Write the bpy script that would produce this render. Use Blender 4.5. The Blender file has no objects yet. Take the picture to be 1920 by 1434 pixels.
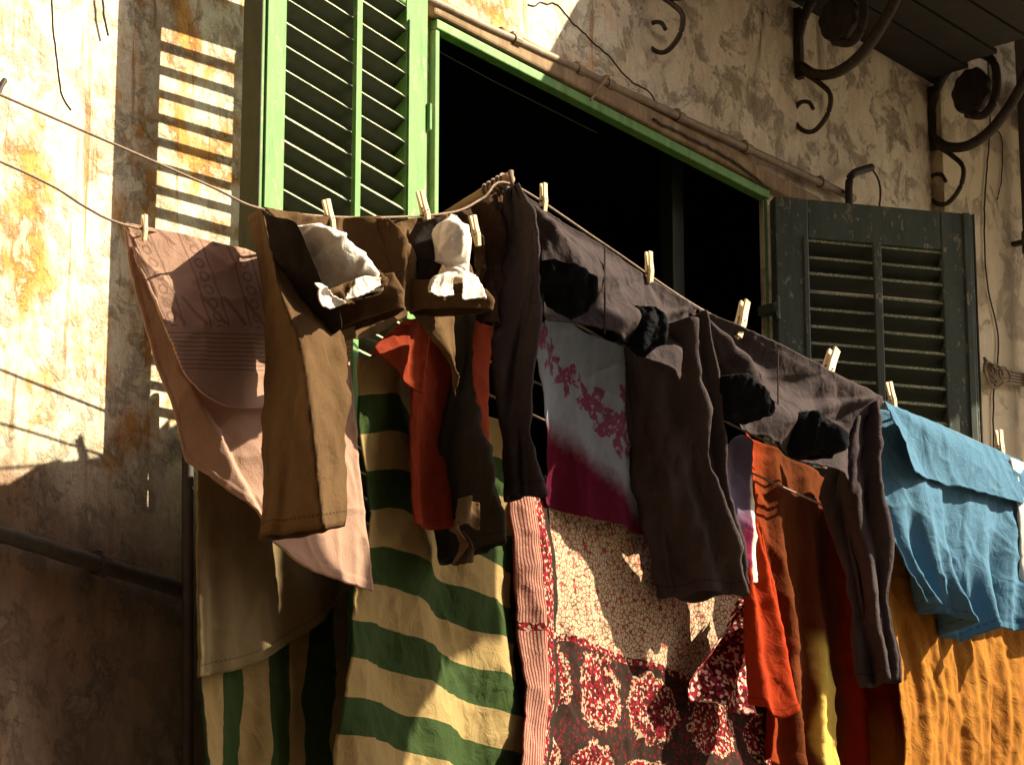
import bpy, bmesh, math, random
from mathutils import Vector, noise, Matrix
random.seed(7)
S = bpy.context.scene
COL = S.collection
R = math.radians

# ------------------------------------------------------------------ camera
TILT, YAW = R(18), R(36.9)
FPX, CX, CY = 7300.0, 960.0, 717.0
FWD = Vector((math.cos(TILT)*math.cos(YAW), math.cos(TILT)*math.sin(YAW), math.sin(TILT)))
RGT = Vector((math.sin(YAW), -math.cos(YAW), 0))
UPV = RGT.cross(FWD)
CAM = Vector((0, 0, 4.32)) - 8.8*FWD
cd = bpy.data.cameras.new('camera'); cam = bpy.data.objects.new('camera', cd); COL.objects.link(cam)
cam.location = CAM
cam.rotation_euler = FWD.to_track_quat('-Z', 'Y').to_euler()
cd.sensor_width = 36; cd.lens = 36*FPX/1920; cd.clip_start = .1; cd.clip_end = 500
S.camera = cam
S.render.resolution_x, S.render.resolution_y = 1024, 764

# ------------------------------------------------------------------ light
EL, MX = R(38.5), .85
h = Vector((MX, -1, 0)).normalized()
SUN = Vector((h.x*math.cos(EL), h.y*math.cos(EL), math.sin(EL)))      # towards the sun
sd = bpy.data.lights.new('sun', 'SUN'); so = bpy.data.objects.new('sun', sd); COL.objects.link(so)
sd.energy = 5.0; sd.angle = R(.5); sd.color = (1.0, .86, .62)
so.rotation_euler = SUN.to_track_quat('Z', 'Y').to_euler(); so.location = (6, -10, 12)
W = bpy.data.worlds.new('World'); S.world = W; W.use_nodes = True
wn = W.node_tree; bg = wn.nodes['Background']
sky = wn.nodes.new('ShaderNodeTexSky'); sky.sky_type = 'NISHITA'; sky.sun_disc = False
sky.sun_elevation = EL; sky.sun_rotation = math.atan2(SUN.x, SUN.y)
sky.air_density = 1.0; sky.dust_density = 4.0; sky.ozone_density = .3
wn.links.new(sky.outputs[0], bg.inputs[0]); bg.inputs[1].default_value = .05
S.view_settings.view_transform = 'Standard'; S.view_settings.look = 'None'
S.view_settings.exposure = 1.6; S.view_settings.gamma = 1

# ------------------------------------------------------------------ helpers
def P(px, py, y):                                  # a point of the photograph on the plane y = const
    v = FWD*FPX + RGT*(px-CX) - UPV*(py-CY)
    return CAM + v*((y-CAM.y)/v.y)
def PX(px, py, x):
    v = FWD*FPX + RGT*(px-CX) - UPV*(py-CY)
    return CAM + v*((x-CAM.x)/v.x)
def tag(o, label=None, cat=None, group=None, kind=None):
    if label: o['label'] = label
    if cat: o['category'] = cat
    if group: o['group'] = group
    if kind: o['kind'] = kind
    return o
def thing(name, loc, label, cat, group=None):
    o = bpy.data.objects.new(name, None); COL.objects.link(o); o.location = loc; o.empty_display_size = .05
    return tag(o, label, cat, group)
def link(name, me, mat, parent=None, smooth=True):
    o = bpy.data.objects.new(name, me); COL.objects.link(o)
    for m in (mat if isinstance(mat, (list, tuple)) else [mat]): me.materials.append(m)
    if smooth: me.polygons.foreach_set('use_smooth', [True]*len(me.polygons))
    if parent:
        o.parent = parent
        p = Vector(parent.location)
        if parent.parent: p += Vector(parent.parent.location)
        o.matrix_parent_inverse = Matrix.Translation(-p)
    return o
def obj(name, bm, mat, parent=None, smooth=False, bevel=0):
    bmesh.ops.recalc_face_normals(bm, faces=bm.faces[:])
    me = bpy.data.meshes.new(name); bm.to_mesh(me); bm.free()
    o = link(name, me, mat, parent, smooth)
    if bevel:
        b = o.modifiers.new('b', 'BEVEL'); b.width = bevel; b.segments = 2; b.limit_method = 'ANGLE'
    return o
def box(bm, o, ax, ay, az, l, w, t):               # box from corner o along three unit axes
    vs = [bm.verts.new(o + ax*(l*i) + ay*(w*j) + az*(t*k)) for k in (0, 1) for j in (0, 1) for i in (0, 1)]
    for f in ((0,1,3,2),(4,6,7,5),(0,4,5,1),(2,3,7,6),(0,2,6,4),(1,5,7,3)): bm.faces.new([vs[i] for i in f])
EX, EY, EZ = Vector((1,0,0)), Vector((0,1,0)), Vector((0,0,1))
def smoothpts(pts, n):                             # Catmull-Rom resample by arc length
    pts = [Vector(p) for p in pts]
    if len(pts) == 1: return [pts[0].copy() for _ in range(n)]
    if len(pts) == 2: return [pts[0].lerp(pts[1], i/(n-1)) for i in range(n)]
    q = [2*pts[0]-pts[1]] + pts + [2*pts[-1]-pts[-2]]
    fine = []
    for i in range(1, len(q)-2):
        a, b, c, d = q[i-1:i+3]
        for k in range(12):
            t = k/12
            fine.append(.5*((2*b)+(c-a)*t+(2*a-5*b+4*c-d)*t*t+(3*b-a-3*c+d)*t**3))
    fine.append(pts[-1])
    L = [0]
    for i in range(1, len(fine)): L.append(L[-1]+(fine[i]-fine[i-1]).length)
    out = []; j = 0
    for i in range(n):
        s = L[-1]*i/(n-1)
        while j < len(fine)-2 and L[j+1] < s: j += 1
        sg = L[j+1]-L[j]; out.append(fine[j].lerp(fine[j+1], (s-L[j])/sg if sg > 1e-9 else 0))
    return out
def linpts(pts, n):
    pts = [Vector(p) for p in pts]
    L = [0]
    for i in range(1, len(pts)): L.append(L[-1]+(pts[i]-pts[i-1]).length)
    out = []; j = 0
    for i in range(n):
        s = L[-1]*i/(n-1)
        while j < len(pts)-2 and L[j+1] < s: j += 1
        sg = L[j+1]-L[j]; out.append(pts[j].lerp(pts[j+1], min(1, (s-L[j])/sg) if sg > 1e-9 else 0))
    return out
def tube(bm, pts, r, seg=8, taper=None):
    rings = []
    n = len(pts)
    for i, p in enumerate(pts):
        t = (pts[min(i+1, n-1)]-pts[max(i-1, 0)]).normalized()
        a = t.cross(EZ if abs(t.z) < .9 else EX).normalized(); b = t.cross(a)
        rr = (taper(i/(n-1)) if taper else 1)*r
        rings.append([bm.verts.new(p + (a*math.cos(2*math.pi*k/seg)+b*math.sin(2*math.pi*k/seg))*rr) for k in range(seg)])
    for i in range(n-1):
        for k in range(seg):
            bm.faces.new((rings[i][k], rings[i][(k+1) % seg], rings[i+1][(k+1) % seg], rings[i+1][k]))
    bm.faces.new(rings[0][::-1]); bm.faces.new(rings[-1])
def fbm(x, y, z=0, o=3): return noise.fractal(Vector((x, y, z)), 1.0, 2.0, o)

# ------------------------------------------------------------------ materials
def newmat(name):
    m = bpy.data.materials.new(name); m.use_nodes = True
    nt = m.node_tree; return m, nt, nt.nodes['Principled BSDF']
class N:                                           # small node-graph builder
    def __init__(s, nt): s.nt = nt
    def node(s, t, **k):
        n = s.nt.nodes.new(t)
        for a, v in k.items(): setattr(n, a, v)
        return n
    def put(s, sock, v):
        if hasattr(v, 'is_output'): s.nt.links.new(v, sock)
        elif v is not None: sock.default_value = v
    def math(s, op, a, b=None, c=None):
        n = s.node('ShaderNodeMath', operation=op)
        for i, v in enumerate((a, b, c)): s.put(n.inputs[i], v)
        return n.outputs[0]
    def noise(s, vec, scale, detail=6, rough=.6, dist=0):
        n = s.node('ShaderNodeTexNoise'); s.put(n.inputs['Vector'], vec)
        n.inputs['Scale'].default_value = scale; n.inputs['Detail'].default_value = detail
        n.inputs['Roughness'].default_value = rough; n.inputs['Distortion'].default_value = dist
        return n.outputs[0]
    def ramp(s, f, lo, hi):
        n = s.node('ShaderNodeMapRange'); n.interpolation_type = 'SMOOTHSTEP'
        s.put(n.inputs[0], f); s.put(n.inputs[1], lo); s.put(n.inputs[2], hi); return n.outputs[0]
    def mix(s, f, a, b, blend='MIX'):
        n = s.node('ShaderNodeMix', data_type='RGBA', blend_type=blend)
        s.put(n.inputs[0], f)
        s.put(n.inputs[6], (*a, 1) if isinstance(a, tuple) else a); s.put(n.inputs[7], (*b, 1) if isinstance(b, tuple) else b)
        return n.outputs[2]
    def scale(s, vec, sc):
        n = s.node('ShaderNodeVectorMath', operation='MULTIPLY'); s.put(n.inputs[0], vec); n.inputs[1].default_value = sc
        return n.outputs[0]
    def pos(s): return s.node('ShaderNodeNewGeometry').outputs['Position']
    def sep(s, v):
        n = s.node('ShaderNodeSeparateXYZ'); s.put(n.inputs[0], v); return n.outputs
    def uv(s):
        return s.node('ShaderNodeUVMap').outputs[0]
    def bump(s, hgt, strength, dist, prev=None):
        n = s.node('ShaderNodeBump'); s.put(n.inputs['Height'], hgt)
        n.inputs['Strength'].default_value = strength; n.inputs['Distance'].default_value = dist
        if prev is not None: s.put(n.inputs['Normal'], prev)
        return n.outputs[0]

def plaster(name, tone=0):
    m, nt, b = newmat(name); g = N(nt); p = g.pos(); x, y, z = g.sep(p)
    st = g.scale(p, (1, 1, .22))
    big = g.noise(p, 3.0, 9, .66, .2); mid = g.noise(g.scale(p, (1, 1, .45)), 10, 9, .72, .25); fine = g.noise(p, 60, 6, .75)
    streak = g.noise(g.scale(p, (1, 1, .09)), 26, 6, .68, .1)
    peel = g.noise(p, 8.5, 12, .74, .35)
    ochre = g.mix(g.ramp(mid, .40, .60), (.40, .155, .025), (.62, .33, .085))
    cream = g.mix(g.ramp(fine, .3, .7), (.66, .58, .42), (.84, .78, .62))
    c = g.mix(g.ramp(g.math('ADD', g.math('MULTIPLY', big, .6), g.math('MULTIPLY', mid, .4)), .485, .575), cream, ochre)
    c = g.mix(g.math('MULTIPLY', g.ramp(streak, .55, .66), .8), c, (.36, .145, .025))
    c = g.mix(g.math('MULTIPLY', g.ramp(peel, .55, .60), .85), c, (.80, .70, .48))
    c = g.mix(g.math('MULTIPLY', g.ramp(g.noise(p, 5.5, 11, .72, .2), .58, .66), .6), c, (.33, .27, .22))
    grey = g.mix(g.ramp(mid, .3, .7), (.62, .52, .38), (.84, .75, .58))
    grey = g.mix(g.math('MULTIPLY', g.ramp(peel, .52, .66), .65), grey, (.14, .095, .055))
    # right of the window the limewash has worn to grey-brown; under the pipe it is soot-brown and damp
    wob = g.math('MULTIPLY', g.math('SUBTRACT', big, .5), .9)
    rgt = g.ramp(g.math('ADD', x, wob), .1, .75)
    c = g.mix(rgt, c, grey)
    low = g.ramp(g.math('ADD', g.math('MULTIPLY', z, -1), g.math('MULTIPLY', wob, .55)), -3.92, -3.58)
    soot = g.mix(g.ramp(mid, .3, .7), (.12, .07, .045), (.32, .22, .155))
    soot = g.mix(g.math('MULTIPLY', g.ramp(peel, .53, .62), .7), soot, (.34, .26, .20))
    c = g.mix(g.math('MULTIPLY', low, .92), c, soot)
    mold = g.noise(st, 5.5, 9, .72, 1.0)
    c = g.mix(g.math('MULTIPLY', g.math('MULTIPLY', g.ramp(mold, .54, .70), rgt), .85), c, (.055, .036, .02))
    flake = g.math('MULTIPLY', g.ramp(peel, .535, .55), g.ramp(peel, .575, .56))
    c = g.mix(g.math('MULTIPLY', flake, .16), c, (.20, .11, .05))
    pits = g.noise(p, 95, 4, .7); c = g.mix(g.math('MULTIPLY', g.ramp(pits, .60, .68), .55), c, (.14, .09, .05))
    spots = g.noise(p, 21, 9, .8, .2)
    c = g.mix(g.math('MULTIPLY', g.ramp(spots, .60, .66), .7), c, (.16, .10, .055))
    if tone: c = g.mix(.7, c, (.78, .66, .46))
    nt.links.new(c, b.inputs['Base Color']); b.inputs['Roughness'].default_value = .95
    hgt = g.math('ADD', g.math('MULTIPLY', g.ramp(peel, .5, .64), .5), g.math('ADD', g.math('MULTIPLY', mid, .6), g.math('MULTIPLY', fine, .35)))
    nt.links.new(g.bump(hgt, .9, .012), b.inputs['Normal'])
    return m
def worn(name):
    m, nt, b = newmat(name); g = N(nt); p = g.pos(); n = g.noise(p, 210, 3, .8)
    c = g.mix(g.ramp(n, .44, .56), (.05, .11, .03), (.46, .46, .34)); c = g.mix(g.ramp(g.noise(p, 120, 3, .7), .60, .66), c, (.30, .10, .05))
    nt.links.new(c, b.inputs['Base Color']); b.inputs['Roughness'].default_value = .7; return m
def paint(name, c1, c2, rough=.55, sc=30, chip=0):
    m, nt, b = newmat(name); g = N(nt); p = g.pos()
    n1 = g.noise(g.scale(p, (1, 1, .3)), sc, 8, .65, .4); n2 = g.noise(p, sc*4, 5, .7)
    c = g.mix(g.ramp(n1, .35, .65), c1, c2)
    c = g.mix(g.math('MULTIPLY', g.ramp(n2, .58, .72), .5), c, tuple(v*.45 for v in c1))
    if chip:                                        # flaked spots and grime runs
        k = g.noise(g.scale(p, (1, 1, .5)), 55, 9, .75)
        c = g.mix(g.math('MULTIPLY', g.ramp(k, .585, .605), .8), c, (.30, .27, .19))
        c = g.mix(g.math('MULTIPLY', g.ramp(g.noise(g.scale(p, (1, 1, .12)), 40, 5, .6), .5, .7), chip), c, tuple(v*.35 for v in c1))
    nt.links.new(c, b.inputs['Base Color']); b.inputs['Roughness'].default_value = rough
    nt.links.new(g.bump(n1, .25, .004), b.inputs['Normal'])
    return m
def cloth_bsdf(m, nt, b, g, col, weave=1.0, trans=.15, crease=.35, wsc=900):
    nt.links.new(col, b.inputs['Base Color']); b.inputs['Roughness'].default_value = .9
    b.inputs['Specular IOR Level'].default_value = .05
    p = g.pos(); u = g.uv()
    cr = g.noise(p, 26, 5, .55, 1.2); fine = g.noise(p, 420, 2, .5)
    nrm = g.bump(cr, crease, .012); nrm = g.bump(fine, .35*weave, .0015, nrm)
    nt.links.new(nrm, b.inputs['Normal'])
    if trans:
        t = nt.nodes.new('ShaderNodeBsdfTranslucent'); nt.links.new(col, t.inputs[0]); nt.links.new(nrm, t.inputs['Normal'])
        mx = nt.nodes.new('ShaderNodeMixShader'); mx.inputs[0].default_value = trans
        nt.links.new(b.outputs[0], mx.inputs[1]); nt.links.new(t.outputs[0], mx.inputs[2])
        nt.links.new(mx.outputs[0], nt.nodes['Material Output'].inputs[0])
def fabric(name, c1, c2=None, trans=.12, crease=.35, weave=1):
    m, nt, b = newmat(name); g = N(nt); p = g.pos()
    c2 = c2 or tuple(v*.72 for v in c1)
    n = g.noise(g.scale(p, (1, 1, .5)), 14, 7, .65, .5); f = g.noise(p, 300, 2, .6)
    c = g.mix(g.ramp(n, .3, .7), c1, c2)
    c = g.mix(g.math('MULTIPLY', f, .35), c, tuple(v*.5 for v in c1))
    u, v, _ = g.sep(g.uv())                          # a stitched hem above the lower edge
    st = g.math('MULTIPLY', g.math('LESS_THAN', g.math('ABSOLUTE', g.math('SUBTRACT', v, .042)), .0035), g.math('GREATER_THAN', g.math('FRACT', g.math('MULTIPLY', u, 55)), .35))
    c = g.mix(g.math('MULTIPLY', st, .7), c, tuple(v_*.3 for v_ in c1))
    cloth_bsdf(m, nt, b, g, c, weave, trans, crease); return m

M = {}
M['wall'] = plaster('plaster'); M['pier'] = plaster('pier plaster', 1)
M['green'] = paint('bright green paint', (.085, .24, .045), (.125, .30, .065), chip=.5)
M['greenslat'] = paint('shaded louvre green', (.028, .045, .018), (.04, .06, .022))  # slat colour darkened to carry the shade of the unlit undersides
M['dslat'] = paint('shaded louvre black green', (.022, .03, .022), (.03, .04, .03))  # right leaf's slats, their shade put into the colour likewise
M['edge'] = paint('shaded leaf edge', (.030, .032, .012), (.045, .05, .018), .8)  # dark olive carries the shade of the unlit leaf edge
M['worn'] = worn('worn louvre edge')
M['dgreen'] = paint('dull dark green paint', (.045, .066, .052), (.060, .082, .068), chip=.4)  # a darker, greyer green than the left leaf
M['olivepaint'] = paint('dark frame paint', (.022, .03, .023), (.028, .036, .028))
M['iron'] = paint('rusty iron', (.022, .015, .011), (.05, .032, .022), .7, 60)
M['pipe'] = paint('galvanised pipe', (.17, .12, .075), (.26, .19, .12), .6, 40)
M['darkpipe'] = paint('sooty pipe', (.035, .026, .02), (.06, .045, .035), .7, 40)
M['wood'] = paint('weathered wood', (.24, .13, .065), (.34, .2, .10), .8, 60)
M['pegwood'] = paint('pale peg wood', (.62, .48, .30), (.70, .57, .38), .7, 120)
M['rope'] = paint('grey rope', (.16, .11, .08), (.26, .19, .14), .9, 200)
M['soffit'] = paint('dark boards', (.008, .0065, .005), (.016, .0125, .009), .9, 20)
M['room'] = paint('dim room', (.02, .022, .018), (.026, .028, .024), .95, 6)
M['stone'] = paint('lintel stone', (.20, .13, .07), (.34, .24, .14), .95, 18)
M['asphalt'] = paint('street', (.085, .07, .052), (.12, .10, .075), .95, 3)

# ------------------------------------------------------------------ ground
bm = bmesh.new(); box(bm, Vector((-120, -120, -.2)), EX, EY, EZ, 240, 240, .2)
tag(obj('street', bm, M['asphalt']), 'grey street below the laundry', 'street', kind='structure')

# ------------------------------------------------------------------ the other side of the alley
OPP = thing('building', (0, -7.2, 0), 'plain shaded building on the other side of the alley, behind the viewer', 'building')
M['opp'] = paint('sooty render', (.16, .10, .06), (.24, .16, .10), .95, 2)
bm = bmesh.new(); box(bm, Vector((-30, -8.2, 0)), EX, EY, EZ, 31.5, 1, 10.2)
box(bm, Vector((-13, -7.2, 0)), EX, EY, EZ, 1, 7.2, 18); obj('wall', bm, M['opp'], OPP)  # tall cross wall added at the alley's left end to cut skylight
bm = bmesh.new(); box(bm, Vector((-30, -7.2, 9.9)), EX, EY, EZ, 31.5, .14, .2); obj('cornice', bm, M['opp'], OPP)
for i in range(4):
    for zz in (1.2, 4.6):
        bm = bmesh.new(); box(bm, Vector((-11+3*i, -7.2, zz)), EX, EY, EZ, 1.1, .03, 1.9); obj('window', bm, M['room'] if 'room' in M else M['opp'], OPP)
# ------------------------------------------------------------------ building
B = thing('building', (0, 0, 0), 'old building with peeling ochre plaster, green louvred shutters and an iron bracketed balcony', 'building')
OL, OR, OT, OB = -.311, 1.056, 5.091, 2.75          # window opening
GRID = .11
def wall_mesh():
    bm = bmesh.new()
    def quad(a, b, c, d): bm.faces.new([bm.verts.new(v) for v in (a, b, c, d)])
    def rect(x0, x1, z0, z1): box(bm, Vector((x0, 0, z0)), EX, EY, EZ, x1-x0, .012, z1-z0)
    rect(-9, OL, 0, 9); rect(OR, 9, 0, 9); rect(OL, OR, OT, 9); rect(OL, OR, 0, OB)
    return bm
obj('wall', wall_mesh(), M['wall'], B)
# room behind the window
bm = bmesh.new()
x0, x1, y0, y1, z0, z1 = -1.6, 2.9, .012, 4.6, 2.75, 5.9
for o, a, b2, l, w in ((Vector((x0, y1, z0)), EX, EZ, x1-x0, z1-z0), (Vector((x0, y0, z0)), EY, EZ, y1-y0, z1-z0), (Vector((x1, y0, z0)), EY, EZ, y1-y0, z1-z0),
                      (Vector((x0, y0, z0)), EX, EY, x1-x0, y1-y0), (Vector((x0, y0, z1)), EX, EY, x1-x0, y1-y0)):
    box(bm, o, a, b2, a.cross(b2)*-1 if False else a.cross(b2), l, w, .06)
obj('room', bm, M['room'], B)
# window frame with an inner casement
fr = bmesh.new(); t = .016
box(fr, Vector((OL, -.022, OT-t)), EX, EY, EZ, OR-OL, .03, t+.008)
box(fr, Vector((OL, -.018, OB)), EX, EY, EZ, t, .045, OT-t-OB)
box(fr, Vector((OR-.014, -.018, OB)), EX, EY, EZ, .007, .008, OT-t-OB)
FRM = obj('window_frame', fr, M['green'], B, bevel=.003)
bm = bmesh.new(); box(bm, Vector((OR-.17, .16, OB)), EX, EY, EZ, .05, .04, OT+.3-OB)
obj('casement', bm, M['olivepaint'], B, bevel=.003)
bm = bmesh.new(); tube(bm, [P(806, 88, .02), P(920, 150, .03), P(1120, 250, .05)], .0012, 5); obj('curtain_wire', bm, M['edge'], B)
# plaster-and-wood drip moulding over the lintel
bm = bmesh.new(); box(bm, Vector((OL-.02, -.03, OT+.012)), EX, EY, EZ, 1.62, .03, .045)
box(bm, Vector((OL+.25, -.018, OT+.058)), EX, EY, EZ, 1.05, .018, .02)
MO = obj('lintel_moulding', bm, M['stone'], B, bevel=.006)

def shutter(label, hinge, ang, sgn, width, zt, zb, pitch, tilt, mats, rod_at):
    """hinge (x,y); leaf runs sgn*x, turned ang out of the wall plane"""
    v = Vector((sgn*math.cos(ang), -math.sin(ang), 0)); n = v.cross(EZ)*(-sgn)
    if n.y > 0: n = -n                              # outward face normal
    T = .045
    o = Vector((hinge[0], hinge[1], zb))
    s = bpy.data.objects.new('shutter', None); COL.objects.link(s); s.parent = B; s.location = (hinge[0], hinge[1], zb); s['label'] = label
    st, rt = .088, (.066 if sgn < 0 else .105)
    bm = bmesh.new(); H = zt-zb
    box(bm, o, v, -n, EZ, st, T, H); box(bm, o+v*(width-st), v, -n, EZ, st, T, H)
    box(bm, o+v*st+EZ*(H-rt)-n*.002, v, -n, EZ, width-2*st, T-.004, rt); box(bm, o+v*st-n*.002, v, -n, EZ, width-2*st, T-.004, .16)
    box(bm, o+v*st+EZ*(H*.36)-n*.002, v, -n, EZ, width-2*st, T-.004, .1)
    obj('shutter_frame', bm, mats[0], s, bevel=.004)
    bm = bmesh.new(); box(bm, o+v*(width+.001)+n*.0005, v, -n, EZ, .003, T+.001, H); obj('leaf_edge_shade', bm, M['edge'], s)  # added dark strip, painted shade over the free edge
    # beaded strip along the free stile and a groove next to it
    bm = bmesh.new(); box(bm, o+v*(width-.028)+n*.0, v, n, EZ, .018, .006, H); box(bm, o+v*(st-.016), v, n, EZ, .012, .005, H-.1)
    obj('bead', bm, mats[0], s, bevel=.002)
    bm = bmesh.new()
    z = zt-rt-.008-pitch*math.floor((H-rt-.19)/pitch)
    ct, sn = math.cos(tilt), math.sin(tilt)
    while z < zt-rt:
        if abs(z-(zb+H*.36)-.05) > .07:
            w2 = .046
            jit = random.uniform(-.05, .05); c2, s2 = math.cos(tilt+jit), math.sin(tilt+jit)
            dep = (-n)*c2 - EZ*s2                   # slopes down towards the back
            nor = EZ*c2 + (-n)*s2
            c = Vector((o.x, o.y, z)) + v*(st-.004) - n*.002
            nf = len(bm.faces); box(bm, c+EZ*random.uniform(-.002, .002), v, dep, nor, width-2*st+.008, w2, .0125)
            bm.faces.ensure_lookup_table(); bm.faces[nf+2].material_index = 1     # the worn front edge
        z += pitch
        if abs(z-(zb+H*.36)-.05) <= .07 and len(bm.verts): obj('louvre', bm, mats[1], s); bm = bmesh.new()
    obj('louvre', bm, mats[1], s)
    bm = bmesh.new(); box(bm, o+v*(rod_at-.011)+EZ*.2+n*.001, v, n, EZ, .022, .012, H-rt-.2)
    obj('tilt_rod', bm, mats[0], s, bevel=.003)
    for zz in (.35, H-.3):
        bm = bmesh.new(); hp = o+EZ*zz
        tube(bm, [hp-EZ*.03+n*.004, hp+EZ*.03+n*.004], .006, 10)
        y_ = hp.y
        box(bm, Vector((hp.x-.012, hp.y, hp.z-.012)), EX, EY, EZ, .024, -hp.y-.0, .024)
        obj('hinge', bm, mats[0], s)
    return s
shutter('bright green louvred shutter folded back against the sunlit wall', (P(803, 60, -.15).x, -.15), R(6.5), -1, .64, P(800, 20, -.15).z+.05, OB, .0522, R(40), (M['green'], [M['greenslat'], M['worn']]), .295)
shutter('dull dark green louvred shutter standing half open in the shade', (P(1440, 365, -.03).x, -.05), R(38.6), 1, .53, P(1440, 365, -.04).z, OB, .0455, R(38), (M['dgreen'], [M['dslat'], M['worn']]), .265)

# pier at the right, its dark downpipe
PXR = P(1747, 300, 0).x
bm = bmesh.new(); box(bm, Vector((PXR, -.035, 0)), EX, EY, EZ, 3.5, .035, 5.66)
obj('pilaster', bm, M['pier'], B)

# balcony above with boards and wrought iron brackets
BZ = 5.68
bm = bmesh.new()
outline = [(.60, 0), (1.93, 0), (1.72, -.4), (2.42, -.12), (2.42, 0), (3.2, 0), (3.2, -1.45), (.80, -1.45), (.73, -.95), (.66, -.45)]  # unseen right end extended to shade the pilaster
lo = [bm.verts.new((x, y, BZ)) for x, y in outline]; hi = [bm.verts.new((x, y, BZ+.16)) for x, y in outline]
bm.faces.new(lo[::-1]); bm.faces.new(hi)
for i in range(10): bm.faces.new((lo[i], lo[(i+1) % 10], hi[(i+1) % 10], hi[i]))
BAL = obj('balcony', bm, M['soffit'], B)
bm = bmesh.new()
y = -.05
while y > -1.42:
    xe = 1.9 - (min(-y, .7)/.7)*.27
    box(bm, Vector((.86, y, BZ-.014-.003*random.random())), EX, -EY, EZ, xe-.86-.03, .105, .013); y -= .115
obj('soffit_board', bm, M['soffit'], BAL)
bm = bmesh.new(); box(bm, Vector((1.7, -1.3, 6.25)), EX, EY, EZ, 3.5, 1.3, .12); obj('shade_slab', bm, M['soffit'], B)  # unseen slab added to keep sun off the pilaster
def scroll(pts, x, r, name='scroll_bracket', parent=None, tap=None, lift=0):
    bm = bmesh.new(); q = [PX(px, py, x) for px, py in pts]
    tube(bm, smoothpts(q, 70), r, 8, tap); return obj(name, bm, M['iron'], parent, True)
def bracket(x, ox, oy, ring):
    """iron scroll bracket in the plane x: post on the wall, lower S scroll, big upper ring"""
    s = bpy.data.objects.new('scroll_bracket', None); COL.objects.link(s); s.parent = BAL; s.location = (x, 0, BZ-.6)
    Q = lambda L: [(px+ox, py+oy) for px, py in L]
    bm = bmesh.new(); zb = PX(1743+ox, 285+oy, x).z
    box(bm, Vector((x-.008, -.018, zb)), EX, EY, EZ, .018, .018, BZ-.02-zb)
    obj('post', bm, M['iron'], s)
    scroll(Q([(1755, 272), (1785, 292), (1806, 315), (1800, 352), (1775, 382), (1750, 378), (1737, 352), (1748, 330), (1765, 328), (1774, 341)]), x, .0075, 'scroll', s, lambda t: 1-.25*t)
    scroll(Q([(1752, 268), (1742, 235), (1758, 165), (1795, 112), (1840, 102), (1866, 125), (1866, 180), (1845, 215), (1812, 214)]), x, .0125, 'ring', s)
    scroll(Q([(1752, 262), (1778, 276), (1818, 272), (1862, 240), (1905, 180), (1940, 110), (1965, 60)]), x, .0145, 'strut', s)
    c = [(1822+ox+40*math.cos(a)*1.0, 168+oy+50*math.sin(a)) for a in [2*math.pi*k/28 for k in range(28)]]
    bm = bmesh.new()
    f = [bm.verts.new(PX(px, py, x)+EX*(-.012)) for px, py in [(1822+ox+(33+1.6*math.sin(9*a))*math.cos(a)-(8)*math.sin(a), 172+oy+(43+2*math.cos(9*a))*math.sin(a)) for a in [2*math.pi*k/56 for k in range(56)]]]
    g2 = [bm.verts.new(v.co+EX*.024) for v in f]
    bm.faces.new(f); bm.faces.new(g2[::-1])
    for i in range(56): bm.faces.new((f[i], f[(i+1) % 56], g2[(i+1) % 56], g2[i]))
    obj('rosette', bm, M['iron'], s, bevel=.004)
bracket(1.90, 0, 0, 1)
bracket(1.228, -249, -136, 1)
bracket(.575, -526, -285, 1)

# cracks in the plaster
def wallline(pts, r, name, mat, parent=None, yy=-.003, n=60, wob=0):
    q = smoothpts([P(px, py, yy) for px, py in pts], n)
    if wob: q = [v+Vector((noise.noise(v*40)*wob, 0, noise.noise(v*40+Vector((9, 0, 0)))*wob)) for v in q]
    bm = bmesh.new(); tube(bm, q, r, 6); return obj(name, bm, mat, parent, True)
M['crack'] = paint('dark crack', (.03, .02, .012), (.05, .03, .02), .95)
for pts, r in (([(990, 12), (1040, 8), (1075, 45), (1140, 105), (1180, 150), (1218, 175), (1235, 205)], .0022),
               ([(97, 0), (100, 60), (108, 120), (116, 180), (135, 205)], .0018),
               ):
    wallline(pts, r, 'crack', M['crack'], B, -.0005, 50, .006)

# ------------------------------------------------------------------ pipes and wires on the wall
def pipe(name, a, b, r, mat, label, cat, off, clamps=(), bow=0):
    t = thing(name, P(*a, 0), label, cat)
    p0, p1 = P(*a, -off), P(*b, -off)
    bm = bmesh.new(); q = [p0.lerp(p1, i/30)+EZ*(-bow*math.sin(math.pi*i/30)+.003*noise.noise(Vector((i*.35, 0, 0)))) for i in range(31)]
    tube(bm, q, r, 12); obj('pipe_run', bm, mat, t, True)
    for f in clamps:
        c = p0.lerp(p1, f); bm = bmesh.new(); d = (p1-p0).normalized()
        tube(bm, [c-d*.012, c+d*.012], r*1.35, 12)
        box(bm, c-d*.006+EZ*r, d, EY, EZ, .012, off+.004, .012)
        obj('clamp', bm, mat, t)
    return t
pipe('conduit_pipe', (770, -15), (1600, 372), .0105, M['pipe'], 'thin metal conduit pipe clamped to the wall above the green lintel', 'pipe', .028, (.21, .345, .41, .57, .73, .92))
pipe('waste_pipe', (-60, 981), (345, 1107), .0165, M['darkpipe'], 'dark waste pipe sloping across the sooty wall at lower left', 'pipe', .03, (.6,))
bm = bmesh.new(); q = [P(352, 700, -.05), P(352, 1600, -.05)]; q = [q[0].lerp(q[1], i/10) for i in range(11)]
tube(bm, q, .012, 14)
tag(obj('downpipe', bm, M['darkpipe'], None, True), 'dark vertical downpipe on the wall beside the beige towel', 'pipe')
bm = bmesh.new(); a = P(1912, 0, -.09); tube(bm, [Vector((a.x, a.y, z)) for z in (3.2, 4, 5, 5.6, 6.5)], .02, 14)
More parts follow.
